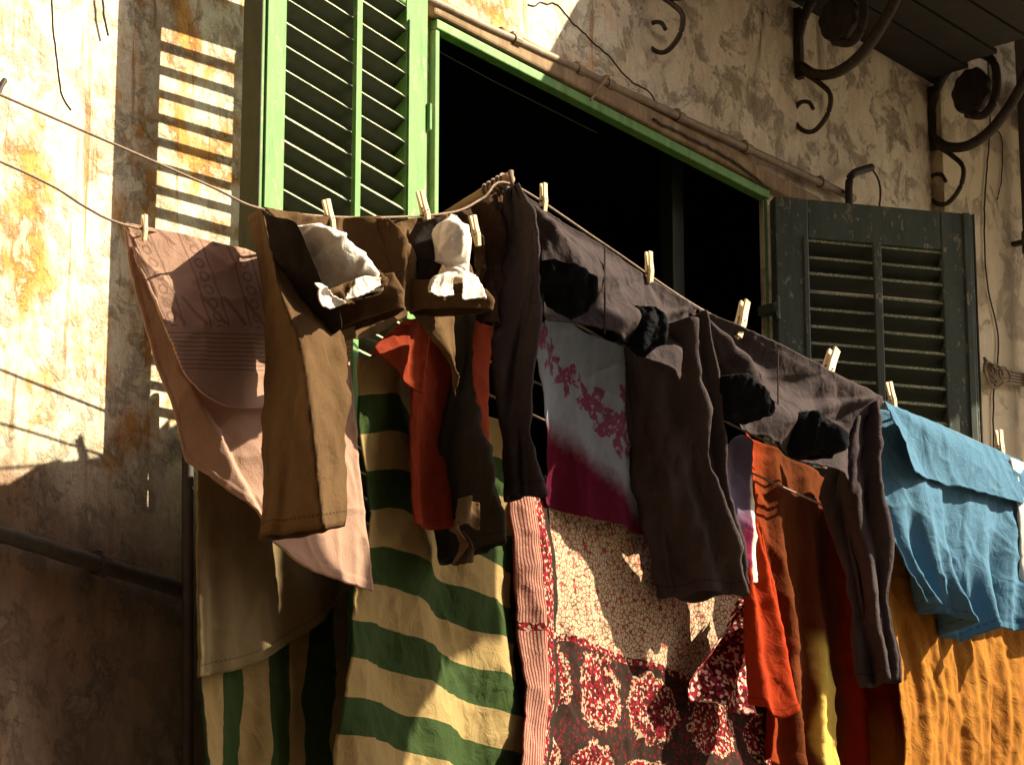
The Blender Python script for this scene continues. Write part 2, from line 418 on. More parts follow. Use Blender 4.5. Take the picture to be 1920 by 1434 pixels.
for z in (4.55, 5.3): tube(bm, [Vector((a.x, a.y, z-.03)), Vector((a.x, a.y, z+.03))], .024, 14); box(bm, Vector((a.x-.01, a.y, z)), EX, EY, EZ, .02, .06, .01)
tag(obj('downpipe', bm, M['darkpipe'], None, True), 'dark vertical downpipe at the far right edge of the wall', 'pipe')
def wire(pts, r, label, mat=None, off=.01, cat='cable'):
    o = wallline(pts, r, 'cable', mat or M['iron'], None, -off, 60, .004); return tag(o, label, cat)
wire([(1852, 110), (1856, 240), (1846, 380), (1850, 520), (1872, 640), (1862, 760), (1866, 900)], .0026, 'thin loose cable hanging down the streaked pilaster', off=.042)
wire([(1838, 250), (1875, 250), (1878, 330), (1870, 372)], .002, 'short looped wire on the pilaster beside the ring bracket', off=.041)
wire([(1225, 225), (1300, 262), (1370, 300), (1430, 345)], .0035, 'slack black cable running just below the conduit pipe', off=.035)
wire([(1107, 187), (1142, 141)], .0028, 'small rusty rod leaning across the conduit pipe', M['wood'], .045, 'rod')
wire([(192, -10), (196, 30), (203, 66)], .0025, 'dark bent wire on the sunlit wall beside the shadow edge', off=.012)
wire([(290, -20), (291, 50)], .003, 'pale stick hanging above the shutter shadow', M['pipe'], .03, 'stick')
wire([(8, 150), (0, 165), (-4, 175)], .006, 'rusty nail stub at the left edge of the wall', off=.012, cat='nail')
# cable bundle on the right-hand pier
bm = bmesh.new()
for k in range(5):
    tube(bm, smoothpts([P(1842+random.uniform(-4, 4), 670+k*6, -.06-.006*k), P(1862, 690+k*9, -.07), P(1890, 694+k*6, -.07), P(1935, 706+k*5, -.06)], 24), .004, 6)
for k in range(3):
    c = P(1856+8*k, 694+6*k, -.075)
    tube(bm, [c+Vector((.03*math.cos(a), -.01*k, .022*math.sin(a))) for a in [2*math.pi*i/20 for i in range(20)]], .0035, 6)
tag(obj('cable_bundle', bm, M['pipe'], None, True), 'tangled bundle of cables tied to the pilaster beside the dark shutter', 'cables')
# iron hook arm above the dark shutter
bm = bmesh.new()
q = smoothpts([P(1592, 392, -.05), P(1592, 345, -.05), P(1600, 326, -.05), P(1634, 314, -.05)], 20)
tube(bm, q, .0105, 8); t = thing('hook_arm', P(1592, 392, 0), 'rusty bent iron hook with thin wire above the dark shutter', 'hook')
box(bm, P(1592, 392, -.05)-EZ*.01-EX*.008, EX, EY, EZ, .016, .052, .016)
obj('arm', bm, M['iron'], t, True)
bm = bmesh.new(); tube(bm, smoothpts([P(1634, 316, -.05), P(1646, 335, -.05), P(1651, 360, -.05), P(1648, 396, -.05)], 20), .003, 6); obj('wire', bm, M['iron'], t, True)

# ------------------------------------------------------------------ laundry: cloth builders
D1, D15, D2, D3 = .50, .42, .34, .24
def crease(p, sd, sc=1.0):
    a = noise.noise(Vector((p.x*13*sc+p.z*7*sc+sd*2.3, p.z*5*sc-p.x*3*sc, sd))); b = noise.noise(Vector((p.x*9*sc-p.z*12*sc+sd*5.1, p.z*6*sc+p.x*6*sc, sd+7)))
    return (1-abs(a))**7*.9 + (1-abs(b))**9*.7 - .5
def mesh_grid(name, pts, uvs, nu, nv, mat, parent, thick=.0025, sub=0):
    me = bpy.data.meshes.new(name)
    faces = [(j*nu+i, j*nu+i+1, (j+1)*nu+i+1, (j+1)*nu+i) for j in range(nv-1) for i in range(nu-1)]
    me.from_pydata([tuple(p) for p in pts], [], faces)
    lay = me.uv_layers.new(name='UVMap')
    for l in me.loops: lay.data[l.index].uv = uvs[l.vertex_index]
    o = link(name, me, mat, parent)
    if thick:
        s = o.modifiers.new('thick', 'SOLIDIFY'); s.thickness = thick; s.offset = 0
    return o
def cloth(name, top, bot, d, mat, parent, left=None, right=None, folds=None, nu=70, nv=80, thick=.0025, wr=.006, wrs=9, edge=3, lin=False, seed=0, cr=.0045, uvf=None):
    """hanging cloth bounded by four photograph-space curves, placed on the plane y=-d with real folds.
    folds(u, v, px, py) -> metres towards the street"""
    top, bot = [Vector(p) for p in top], [Vector(p) for p in bot]
    left = [Vector(p) for p in (left or [top[0], bot[0]])]; right = [Vector(p) for p in (right or [top[-1], bot[-1]])]
    rs = linpts if lin else smoothpts
    T, Bt, L, Rr = rs(top, nu), rs(bot, nu), rs(left, nv), rs(right, nv)
    pts, uvs = [], []
    dd = d if callable(d) else (lambda u, v: d)
    for j in range(nv):
        v = j/(nv-1)
        for i in range(nu):
            u = i/(nu-1)
            q = T[i]*(1-v)+Bt[i]*v + L[j]*(1-u)+Rr[j]*u - (T[0]*(1-u)*(1-v)+T[-1]*u*(1-v)+Bt[0]*(1-u)*v+Bt[-1]*u*v)
            e = min(u, 1-u, 1-v)*12
            q.y += edge*fbm(u*7+seed, v*7, seed)*max(0, 1-e)*(1 if v > .05 else .2)
            q.x += edge*.7*fbm(u*7+seed+40, v*7, seed)*max(0, 1-e)
            p = P(q.x, q.y, -dd(u, v))
            off = folds(u, v, q.x, q.y) if folds else 0
            w = wr*fbm(p.x*wrs+seed*3, p.z*wrs*.6, seed)*(.3+.7*min(1, v*3))
            w += cr*crease(p, seed) + (.0016 if v > .965 or u < .018 or u > .982 else 0)
            p = p + Vector((0, -1, 0))*(off+w)
            pts.append(p); uvs.append(uvf(q.x, q.y) if uvf else (u, 1-v))
    return mesh_grid(name, pts, uvs, nu, nv, mat, parent, thick)
def sleeve(name, L, Rr, d, mat, parent, flat=.4, nv=60, nu=44, wr=.006, wrs=16, closed=False, folds=None, seed=0, skew=0, thick=.002, cr=.005, prof=None):
    """hollow cloth tube (leg, sleeve, pocket bag); L and R are its photograph-space outlines at depth d"""
    L, Rr = smoothpts(L, nv), smoothpts(Rr, nv)
    pts, uvs = [], []
    vr = Vector((RGT.x, RGT.y, 0)); vf = Vector((FWD.x, FWD.y, 0)).normalized()
    dd = d if callable(d) else (lambda v: d)
    for j in range(nv):
        v = j/(nv-1); c = (L[j]+Rr[j])/2
        C0 = P(c.x, c.y, -dd(v)); dist = (C0-CAM).dot(FWD); k = dist/FPX
        a = (Rr[j]-L[j])/2*k
        ax = RGT*a.x - UPV*a.y; hw = ax.length
        cap = 1.0
        if closed: cap = max(.04, min(1, math.sqrt(max(0, 1-(1-min(1, v*5))**2)))*min(1, math.sqrt(max(0, 1-(1-min(1, (1-v)*5))**2)))) if True else 1
        for i in range(nu):
            a_ = 2*math.pi*i/(nu-1)
            p = C0 + ax*math.cos(a_) + (vf*(-skew*hw*math.cos(a_)) if skew else Vector()) + vf*(-math.sin(a_))*hw*flat*cap
            if prof:
                q = (L[j]+Rr[j])/2 + (Rr[j]-L[j])/2*math.cos(a_); uu = (1+math.cos(a_))/2
                e0, e1 = prof(0, v), prof(1, v)
                if math.sin(a_) >= -1e-6: p = P(q.x, q.y, -(dd(v)+prof(uu, v)))
                else: p = P(q.x, q.y, -(dd(v)+e0+(e1-e0)*uu)) + Vector((.35, 1, 0))*(.055*abs(math.sin(a_)))
            nrm = (vr*math.cos(a_)*flat + vf*(-math.sin(a_))).normalized()
            w = wr*fbm(p.x*wrs+seed, p.y*wrs*2+p.z*wrs*.45, seed*1.7)*min(1, hw/.03)
            w += cr*crease(Vector((p.x, p.y, p.z*.8)), seed, 1.2)*min(1, hw/.03)
            if not closed and .95 < v < .958: w -= .002
            if folds: w += folds(i/(nu-1), v)
            p = p + nrm*w*(1 if 0 < i < nu-1 else 1)
            pts.append(p); uvs.append((i/(nu-1), 1-v))
    for j in range(nv): pts[j*nu+nu-1] = pts[j*nu].copy()
    return mesh_grid(name, pts, uvs, nu, nv, mat, parent, thick)
def radial(cx, cy, k, amp, fall=300, ph=0):
    def f(u, v, x, y):
        a = math.atan2(x-cx, max(1, y-cy)); r = math.hypot(x-cx, y-cy)
        s = math.sin(k*a+ph+.5*math.sin(3*a))
        return amp*(s*abs(s)**.3)*min(1, r/120)*math.exp(-r/fall*.7)
    return f
def pleats(k, amp, ph=0, slant=0, lo=.15, sharp=.6):
    def f(u, v, x, y):
        s = math.sin(2*math.pi*(k*u+slant*v)+ph+1.3*fbm(u*3, v*1.2, ph))
        return amp*(lo+(1-lo)*v)*math.copysign(abs(s)**sharp, s)
    return f
def add(*fs): return lambda u, v, x, y: sum(f(u, v, x, y) for f in fs)

# ------------------------------------------------------------------ cloth materials
M['brown'] = fabric('brown cotton', (.112, .067, .032), (.082, .047, .021), .06)
M['darkcotton'] = fabric('charcoal brown cotton', (.060, .047, .049), (.044, .034, .036), .03, .5)
M['ragbrown'] = fabric('dark brown rag', (.075, .042, .025), (.03, .018, .012), .03, .9)
M['lining'] = fabric('dark pocket lining', (.026, .020, .017), None, 0)
M['olive'] = fabric('dark olive cotton', (.040, .036, .028), (.028, .025, .019), .03)
M['navy'] = fabric('black pocket lining', (.006, .007, .009), (.010, .011, .014), .0, .8)
M['white'] = fabric('white cotton lining', (.80, .76, .70), (.70, .64, .58), .12, .5)
M['whitecloth'] = fabric('white cotton', (.82, .80, .76), None, .15)
M['blue'] = fabric('blue jersey', (.082, .185, .29), (.066, .155, .245), .05, .45)
M['beige'] = fabric('beige terry', (.21, .16, .085), (.17, .125, .065), .15, .2, 1.6)
M['rust'] = fabric('orange red cotton', (.50, .055, .014), (.40, .042, .012), .3)
M['brick'] = fabric('brick orange cotton', (.27, .042, .016), (.2, .03, .012), .15)
M['ochre'] = fabric('ochre cotton', (.38, .165, .028), (.28, .11, .02), .15, .5)
M['dullbrown'] = fabric('dull brown cotton', (.024, .010, .007), (.016, .007, .005), .05)
def mat_towel(name, pattern):
    m, nt, b = newmat(name); g = N(nt); u, v, _ = g.sep(g.uv()); p = g.pos()
    n = g.noise(p, 14, 6, .6); f = g.noise(p, 350, 2, .6)
    c = g.mix(n, (.38, .235, .18), (.46, .30, .225)); c = g.mix(g.math('MULTIPLY', f, .4), c, (.2, .115, .085))
    if pattern:
        # woven bands: rows of ringed squares between double lines, plus ribbed stripes near the hem
        uu = u
        def band(cen, w): return g.math('LESS_THAN', g.math('ABSOLUTE', g.math('SUBTRACT', uu, cen)), w)
        tot = None
        for cen in (.22, .497, .756, 1.02):
            lx = g.math('DIVIDE', g.math('SUBTRACT', uu, cen), .038)
            ly = g.math('SUBTRACT', g.math('MULTIPLY', g.math('FRACT', g.math('MULTIPLY', v, 13.6)), 2), 1)
            r = g.math('SQRT', g.math('ADD', g.math('MULTIPLY', lx, lx), g.math('MULTIPLY', ly, ly)))
            ring = g.math('LESS_THAN', g.math('ABSOLUTE', g.math('SUBTRACT', r, .62)), .16)
            inb = band(cen, .04); ring = g.math('MULTIPLY', ring, inb)
            line = g.math('MULTIPLY', band(cen, .062), g.math('SUBTRACT', 1, band(cen, .050)))
            q = g.math('ADD', ring, line); tot = q if tot is None else g.math('ADD', tot, q)
        field = g.math('MULTIPLY', g.math('GREATER_THAN', v, .42), g.math('LESS_THAN', v, 1.2))
        zig = g.math('LESS_THAN', g.math('ABSOLUTE', g.math('SUBTRACT', g.math('FRACT', g.math('ADD', g.math('MULTIPLY', uu, 8), g.math('MULTIPLY', v, 5))), .5)), .1)
        tot = g.math('MAXIMUM', tot, g.math('MULTIPLY', zig, g.math('LESS_THAN', g.math('FRACT', g.math('MULTIPLY', v, 2.3)), .35)))
        rib = g.math('MULTIPLY', g.math('LESS_THAN', g.math('FRACT', g.math('MULTIPLY', v, 42)), .4), g.math('MULTIPLY', g.math('GREATER_THAN', v, .19), g.math('LESS_THAN', v, .40)))
        pat = g.math('MINIMUM', g.math('ADD', g.math('MULTIPLY', tot, field), rib), 1)
        c = g.mix(g.math('MULTIPLY', pat, .6), c, (.17, .10, .068))
    cloth_bsdf(m, nt, b, g, c, 2.0, .12, .2); return m
M['towel'] = mat_towel('dusty pink terry', False); M['towelpat'] = mat_towel('dusty pink jacquard terry', True)
def mat_stripes(name, vertical, freq, phase, duty=.5):
    m, nt, b = newmat(name); g = N(nt); u, v, _ = g.sep(g.uv()); p = g.pos()
    a = u if vertical else v
    wob = g.math('MULTIPLY', g.math('SUBTRACT', g.noise(g.scale(g.uv(), (1, 1, 1)), 3, 2, .5), .5), .35 if vertical else .18)
    s = g.math('FRACT', g.math('ADD', g.math('ADD', g.math('MULTIPLY', a, freq), phase), wob))
    k = g.math('LESS_THAN', s, duty); n = g.noise(p, 18, 6, .6)
    gr = g.mix(n, (.026, .048, .015), (.038, .064, .021)); cr = g.mix(n, (.27, .195, .082), (.34, .25, .11))
    cloth_bsdf(m, nt, b, g, g.mix(k, cr, gr), 1.0, .12, .45); return m
M['stripe'] = mat_stripes('green and tan striped cotton', False, 6.0, .0)
M['stripev'] = mat_stripes('green and tan striped cotton side', True, 3.35, .45)
def mat_floral():
    m, nt, b = newmat('white scarf with magenta flowers'); g = N(nt); u, v, _ = g.sep(g.uv()); p = g.pos()
    n = g.noise(p, 60, 5, .6); tex = g.uv()
    base = g.mix(g.noise(g.scale(p, (1, 1, .12)), 70, 4, .6), (.28, .33, .46), (.40, .45, .57))
    fl = None
    for (fu, fv, r) in ((.13, .80, .07), (.36, .62, .09), (.55, .72, .06), (.46, .52, .10), (.62, .45, .09), (.22, .70, .06), (.8, .6, .1), (.05, .95, .06)):
        a = g.math('SUBTRACT', u, fu); b2 = g.math('MULTIPLY', g.math('SUBTRACT', v, fv), .8)
        r2 = g.math('SQRT', g.math('ADD', g.math('MULTIPLY', a, a), g.math('MULTIPLY', b2, b2)))
        th = g.math('ARCTAN2', a, b2)
        w = g.math('ADD', g.math('MULTIPLY', g.math('SUBTRACT', g.noise(p, 40, 3, .6), .5), .16), g.math('MULTIPLY', g.math('COSINE', g.math('MULTIPLY', th, 5)), r*.28))
        k = g.math('LESS_THAN', g.math('ADD', r2, w), r*.85); fl = k if fl is None else g.math('MAXIMUM', fl, k)
    holes = g.ramp(g.noise(p, 85, 3, .6), .36, .46)
    c = g.mix(g.math('MULTIPLY', g.math('MULTIPLY', fl, holes), .85), base, (.26, .035, .12))
    hem = g.ramp(g.math('ADD', g.math('ADD', v, g.math('MULTIPLY', u, .62)), g.math('MULTIPLY', g.math('SUBTRACT', n, .5), .10)), .60, .40)
    c = g.mix(hem, c, (.15, .014, .042))
    cloth_bsdf(m, nt, b, g, c, .6, .5, .3); return m
M['floral'] = mat_floral()
def mat_lilac():
    m, nt, b = newmat('lilac to magenta voile'); g = N(nt); u, v, _ = g.sep(g.uv()); p = g.pos(); n = g.noise(p, 30, 4, .6)
    vv = g.math('ADD', v, g.math('MULTIPLY', g.math('SUBTRACT', n, .5), .3))
    c = g.mix(g.ramp(vv, .55, .3), g.mix(n, (.17, .14, .24), (.24, .20, .30)), (.28, .03, .09))
    c = g.mix(g.math('MULTIPLY', g.ramp(u, .80, .84), g.math('LESS_THAN', v, .75)), c, (.8, .74, .68))
    cloth_bsdf(m, nt, b, g, c, .6, .3, .3); return m
M['lilac'] = mat_lilac()
def mat_paisley():
    m, nt, b = newmat('red block printed cotton'); g = N(nt); u, v, _ = g.sep(g.uv()); p = g.pos()
    def vor(sc, feat, rnd=1.0):
        n = g.node('ShaderNodeTexVoronoi', feature=feat); g.put(n.inputs['Vector'], p); n.inputs['Scale'].default_value = sc; n.inputs['Randomness'].default_value = rnd; return n
    net = g.math('LESS_THAN', vor(88, 'DISTANCE_TO_EDGE').outputs[0], .07)
    dots = g.math('LESS_THAN', vor(44, 'F1').outputs[0], .25)
    cream = g.mix(net, (.52, .42, .29), (.19, .06, .04)); cream = g.mix(g.math('MULTIPLY', dots, .8), cream, (.34, .05, .05))
    cell = vor(165, 'F1'); cr = g.node('ShaderNodeSeparateColor'); g.put(cr.inputs[0], cell.outputs[1])
    bord = g.mix(g.math('GREATER_THAN', cr.outputs[0], .45), (.24, .012, .022), (.06, .012, .011))
    bord = g.mix(g.math('GREATER_THAN', cr.outputs[1], .80), bord, (.50, .34, .25))
    # medallions: big dark-outlined red shapes in the lower field
    mu = g.math('FRACT', g.math('MULTIPLY', u, 4.4)); mv = g.math('FRACT', g.math('MULTIPLY', g.math('ADD', v, g.math('MULTIPLY', u, .16)), 3.6))
    a = g.math('SUBTRACT', mu, .5); b2 = g.math('SUBTRACT', mv, .5)
    rr = g.math('SQRT', g.math('ADD', g.math('MULTIPLY', a, a), g.math('MULTIPLY', b2, b2)))
    rr = g.math('ADD', rr, g.math('MULTIPLY', g.math('SUBTRACT', g.noise(p, 34, 4, .65), .5), .42))
    med = g.mix(g.math('LESS_THAN', rr, .42), g.mix(g.math('GREATER_THAN', cr.outputs[2], .82), (.03, .018, .014), (.13, .012, .016)), bord)
    med = g.mix(g.math('MULTIPLY', g.math('LESS_THAN', g.math('ABSOLUTE', g.math('SUBTRACT', rr, .40)), .022), g.ramp(g.noise(p, 130, 2, .6), .46, .54)), med, (.50, .33, .22))
    vs = g.math('ADD', g.math('ADD', v, g.math('MULTIPLY', u, .13)), g.math('MULTIPLY', g.math('SUBTRACT', g.noise(p, 7, 2, .5), .5), .06))
    c = g.mix(g.math('LESS_THAN', vs, .54), cream, med)
    dark = g.math('MULTIPLY', g.math('GREATER_THAN', u, .135), g.math('LESS_THAN', u, .16))
    c = g.mix(g.math('LESS_THAN', u, .145), c, bord); c = g.mix(dark, c, (.03, .02, .015))
    strip = g.mix(g.math('LESS_THAN', g.math('FRACT', g.math('MULTIPLY', u, 130)), .45), (.42, .27, .20), (.22, .035, .035))
    c = g.mix(g.math('LESS_THAN', u, .075), c, strip)
    c = g.mix(g.math('LESS_THAN', g.math('ABSOLUTE', g.math('SUBTRACT', vs, .54)), .012), c, bord)
    cloth_bsdf(m, nt, b, g, c, .8, .15, .35); return m
M['paisley'] = mat_paisley()
def mat_red():
    m, nt, b = newmat('red printed fold'); g = N(nt); p = g.pos()
    n = g.node('ShaderNodeTexVoronoi', feature='F1'); g.put(n.inputs['Vector'], p); n.inputs['Scale'].default_value = 120
    s = g.node('ShaderNodeSeparateColor'); g.put(s.inputs[0], n.outputs[1])
    c = g.mix(g.math('GREATER_THAN', s.outputs[0], .5), (.27, .022, .04), (.07, .012, .012)); c = g.mix(g.math('GREATER_THAN', s.outputs[1], .72), c, (.72, .48, .40))
    cloth_bsdf(m, nt, b, g, c, .8, .15, .4); return m
M['redprint'] = mat_red()
def mat_saree():
    m, nt, b = newmat('orange saree'); g = N(nt); u, v, _ = g.sep(g.uv()); p = g.pos()
    w = g.math('MULTIPLY', g.math('SUBTRACT', g.noise(p, 6, 3, .5), .5), .12); uu = g.math('ADD', u, w)
    c = g.mix(g.ramp(uu, .02, .2), (.36, .048, .010), (.13, .034, .010))
    c = g.mix(g.math('MULTIPLY', g.math('MULTIPLY', g.ramp(uu, .34, .37), g.ramp(uu, .50, .47)), g.ramp(v, .48, .40)), c, (.72, .54, .13))  # yellow strip low down is sunlight painted into the colour
    c = g.mix(g.ramp(uu, .52, .6), c, (.34, .028, .008)); c = g.mix(g.math('MULTIPLY', g.ramp(uu, .7, .76), g.ramp(v, .35, .2)), c, (.55, .22, .035))  # orange at lower right is a painted sunlit patch
    cloth_bsdf(m, nt, b, g, c, .7, .3, .4); return m
M['saree'] = mat_saree()

# ------------------------------------------------------------------ clothes lines and the bracket arm
def line(pts, d, label, r=.0025):
    q = smoothpts([P(px, py, -d) for px, py in pts], 220)
    bm = bmesh.new(); tube(bm, q, r, 6)
    return tag(obj('clothes_line', bm, M['rope'], None, True), label, 'clothes line')
line([(-160, 108), (0, 178), (245, 284), (400, 352), (492, 392), (660, 408), (838, 400), (905, 372), (957, 345), (1130, 456), (1310, 577), (1480, 662), (1640, 747), (1780, 805), (1905, 862), (2100, 950)], D1,
     'upper clothes line crossing the wall and carrying the trousers and blue shirt')
line([(-160, 238), (0, 303), (100, 350), (160, 388), (228, 420), (370, 452), (505, 494), (760, 600), (1000, 715), (1395, 880), (2100, 1205)], D2, 'lower clothes line from the left edge to the pink towel')
line([(300, 460), (700, 640), (960, 760), (1390, 958), (2100, 1280)], D3, 'innermost clothes line behind the striped sheet')
line([(830, 560), (985, 624), (1060, 602), (1165, 657), (1290, 732), (1405, 812), (2100, 1120)], D15-.012, 'clothes line hidden behind the charcoal trousers')
t = thing('bracket_arm', P(623, 535, 0), 'brown wooden bracket arm holding the clothes line in front of the window', 'pole')
bm = bmesh.new(); a, b2 = P(640, 528, -.02), P(958, 332, -D1); q = [a.lerp(b2, i/20)+EZ*.004*noise.noise(Vector((i*.5, 0, 0))) for i in range(21)]; tube(bm, q, .013, 8)
obj('pole', bm, M['wood'], t, True)
bm = bmesh.new()
for k in range(5):
    c = a.lerp(b2, .86+.025*k); d = (b2-a).normalized(); e1 = d.cross(EZ).normalized(); e2 = d.cross(e1)
    tube(bm, [c+(e1*math.cos(w)+e2*math.sin(w))*.0155+d*.004*w/6 for w in [2*math.pi*i/16 for i in range(17)]], .003, 5)
tube(bm, [b2-EZ*.02, b2+EZ*.014], .006, 6)
obj('rope_lashing', bm, M['rope'], t, True)

# ------------------------------------------------------------------ the laundry, back to front
# striped sheet
SH = thing('striped_sheet', P(700, 640, -D3), 'green and tan striped sheet hanging in the middle with a sunlit lower corner', 'sheet')
def sheetfold(u, v, x, y):
    return .012*math.sin(5.2*u+.9*v+.4)*(.3+.7*v) + .012*math.sin(2*math.pi*(2.2*u-1.2*v)) + -.028*max(0, v-.55)*math.sin(2*math.pi*(1.1*u+1.5*v)) + .007*abs(math.sin(9*u+11*v))
cloth('front_fold', [(668, 672), (730, 668), (790, 720), (960, 800)], [(622, 1520), (800, 1560), (975, 1620)], lambda u, v: .385-.10*u-.05*v, M['stripe'], SH,
      left=[(668, 672), (672, 800), (690, 960), (648, 1130), (636, 1260), (622, 1520)], right=[(960, 800), (965, 1200), (975, 1620)], folds=sheetfold, nu=90, nv=130, wr=.010, seed=3)
cloth('side_fold', [(368, 1060), (500, 1060), (650, 1060)], [(372, 1520), (640, 1520)], D3-.005, M['stripev'], SH, folds=add(pleats(2.2, .012, 1.0), pleats(5, .004)), nu=60, nv=60, wr=.008, seed=5)
# beige towel
T = cloth('beige_towel', [(372, 720), (500, 742), (650, 800)], [(362, 1272), (480, 1243), (580, 1180), (650, 1104)], D3+.025, M['beige'], None,
      left=[(372, 720), (364, 980), (362, 1272)], right=[(650, 800), (650, 1104)],
      folds=lambda u, v, x, y: .02*math.exp(-((u-.10)/.05)**2)*-1 + .012*math.sin(7*u+1.2*v) + .006*math.sin(19*u), nu=80, nv=80, thick=.006, wr=.005, seed=8)
tag(T, 'plain beige towel with a curved hem hanging below the pink towel', 'towel')
# red patterned cloth
PC = thing('patterned_cloth', P(1100, 900, -D3), 'red and cream block printed cloth with a floral border, hanging below the charcoal trousers', 'cloth')
cloth('cloth_panel', [(940, 880), (1060, 900), (1230, 960), (1400, 1060)], [(940, 1520), (1150, 1510), (1440, 1500)], D3+.03, M['paisley'], PC,
      left=[(940, 880), (952, 1040), (962, 1180), (968, 1330), (940, 1520)], right=[(1400, 1060), (1440, 1500)],
      folds=lambda u, v, x, y: .03*math.exp(-((u-.07)/.06)**2) + .02*math.sin(5*u+3*v)*v + .01*math.sin(16*u-5*v)*v + .012*math.sin(23*v+7*u)*max(0, v-.45), nu=110, nv=110, wr=.010, seed=2)
cloth('turned_corner', [(1392, 1118), (1398, 1128)], [(1305, 1310), (1412, 1342)], D3+.09, M['redprint'], PC,
      left=[(1392, 1118), (1340, 1190), (1298, 1270), (1305, 1310)], right=[(1398, 1128), (1408, 1230), (1412, 1342)], folds=lambda u, v, x, y: .02*math.sin(9*u+4*v), nu=40, nv=40, wr=.008, seed=4)
# ochre cloth
T = cloth('ochre_cloth', [(1610, 1000), (1800, 1075), (2010, 1160)], [(1690, 1560), (2010, 1560)], .43, M['ochre'], None,
      left=[(1610, 1000), (1660, 1180), (1690, 1340), (1690, 1560)], right=[(2010, 1160), (2010, 1560)],
      folds=add(pleats(4.3, .012, .3, .45, .4, 1), pleats(11, .005, 1, .9, .5, 1), pleats(23, .0025, 2, 1.1, .5, 1)), nu=220, nv=90, wr=.010, seed=11)
tag(T, 'pleated ochre yellow cloth hanging below the blue shirt', 'cloth')
# orange saree
T = cloth('orange_saree', [(1392, 812), (1470, 850), (1560, 900), (1680, 960)], [(1440, 1420), (1560, 1470), (1716, 1520)], .30, M['saree'], None,
      left=[(1392, 812), (1405, 1010), (1430, 1200), (1440, 1420)], right=[(1680, 960), (1705, 1200), (1716, 1520)],
      folds=add(pleats(4.5, .022, 2.0, .1, .3, .8), pleats(11, .007, .4, .2)), nu=120, nv=100, wr=.008, seed=13)
tag(T, 'long orange and red saree in deep vertical folds between the charcoal trousers', 'saree')
T = cloth('red_scarf', [(1385, 985), (1405, 985), (1418, 990)], [(1400, 1320), (1432, 1352), (1472, 1290)], D2+.05, M['rust'], None,
      left=[(1385, 985), (1392, 1150), (1400, 1320)], right=[(1418, 990), (1450, 1130), (1472, 1290)], folds=lambda u, v, x, y: .05*math.sin(math.pi*u)*(.3+v)+.01*math.sin(15*u), nu=40, nv=60, wr=.006, seed=14)
tag(T, 'glowing red orange scarf with an upturned end beside the orange saree', 'scarf')
# floral scarf
T = cloth('floral_scarf', [(985, 625), (1015, 600), (1060, 600), (1165, 655), (1290, 730)], [(1022, 945), (1120, 985), (1215, 1012), (1300, 1045)], lambda u, v: D15-.13*v, M['floral'], None,
      left=[(985, 625), (1002, 770), (1022, 945)], right=[(1290, 730), (1300, 1045)],
      folds=lambda u, v, x, y: .022*math.sin(13*u+2.4*v+.6)*math.exp(-u*2.2) + .006*math.sin(26*u+3*v) + .03*v*math.sin(4*u), nu=110, nv=80, thick=.001, wr=.004, seed=15)
tag(T, 'sheer white scarf with magenta flowers and hem behind the charcoal trousers', 'scarf')
T = cloth('lilac_scarf', [(1340, 850), (1370, 830), (1392, 815), (1404, 840)], [(1345, 1090), (1380, 1100), (1416, 1090)], .40, M['lilac'], None,
      left=[(1340, 850), (1345, 1090)], right=[(1404, 840), (1410, 960), (1416, 1090)], folds=lambda u, v, x, y: .012*math.sin(9*u), nu=40, nv=50, wr=.005, seed=19)
tag(T, 'narrow lilac and magenta scarf beside the orange saree', 'scarf')
# orange-red shirt
RS = thing('orange_shirt', P(800, 600, -D2), 'orange red shirt hanging behind the dark trouser leg', 'shirt')
cloth('shirt_body', [(762, 600), (840, 590), (925, 612)], [(765, 985), (840, 990), (905, 940)], D15, M['brick'], RS, folds=pleats(2.5, .012, .5), nu=50, nv=60, seed=16)
cloth('sleeve', [(692, 660), (725, 628), (760, 597)], [(794, 738), (800, 690), (806, 622)], D15+.03, M['brick'], RS, folds=lambda u, v, x, y: .012*math.sin(6*v), nu=30, nv=40, wr=.004, seed=17)
# pink towel
def sm(t): t = max(0, min(1, t)); return t*t*(3-2*t)
def TD(u, v): return .29+.115*(1-(1-min(1, u/.72))**1.6)
def towelfold(u, v, x, y):
    s_ = (x-335)*.882-(y-695)*.471; t_ = (x-335)*.471+(y-695)*.882
    return .012*math.sin(3*u+1.5*v)+.004*math.sin(8*u-2*v)*v + .032*(.5-sm((s_+18)/36))*sm((t_+30)/80)
PT = thing('pink_towel', P(228, 418, -D2), 'dusty pink patterned towel folded over the lower line at left', 'towel')
cloth('long_layer', [(229, 420), (370, 454), (505, 494), (660, 640)], [(328, 868), (400, 918), (490, 985), (580, 1055), (721, 1104)], TD, M['towel'], PT,
      left=[(229, 420), (244, 520), (286, 690), (328, 868)], right=[(660, 640), (692, 900), (721, 1104)],
      folds=towelfold, nu=130, nv=120, thick=.005, wr=.004, edge=2, seed=20)
cloth('short_layer', [(229, 418), (370, 451), (505, 491), (662, 560)], [(240, 490), (286, 600), (335, 700), (400, 750), (502, 762), (662, 735)], lambda u, v: TD(u, v)+.010+.010*v, M['towelpat'], PT,
      left=[(229, 418), (234, 455), (240, 490)], right=[(662, 560), (662, 735)],
      folds=lambda u, v, x, y: .014*math.sin(3*u+1.5*v)+.010*math.sin(6*u)*v, nu=80, nv=70, thick=.006, wr=.004, edge=2, seed=21,
      uvf=lambda x, y: ((x-.32*(y-490)-200)/320, 1-(y-420)/340))

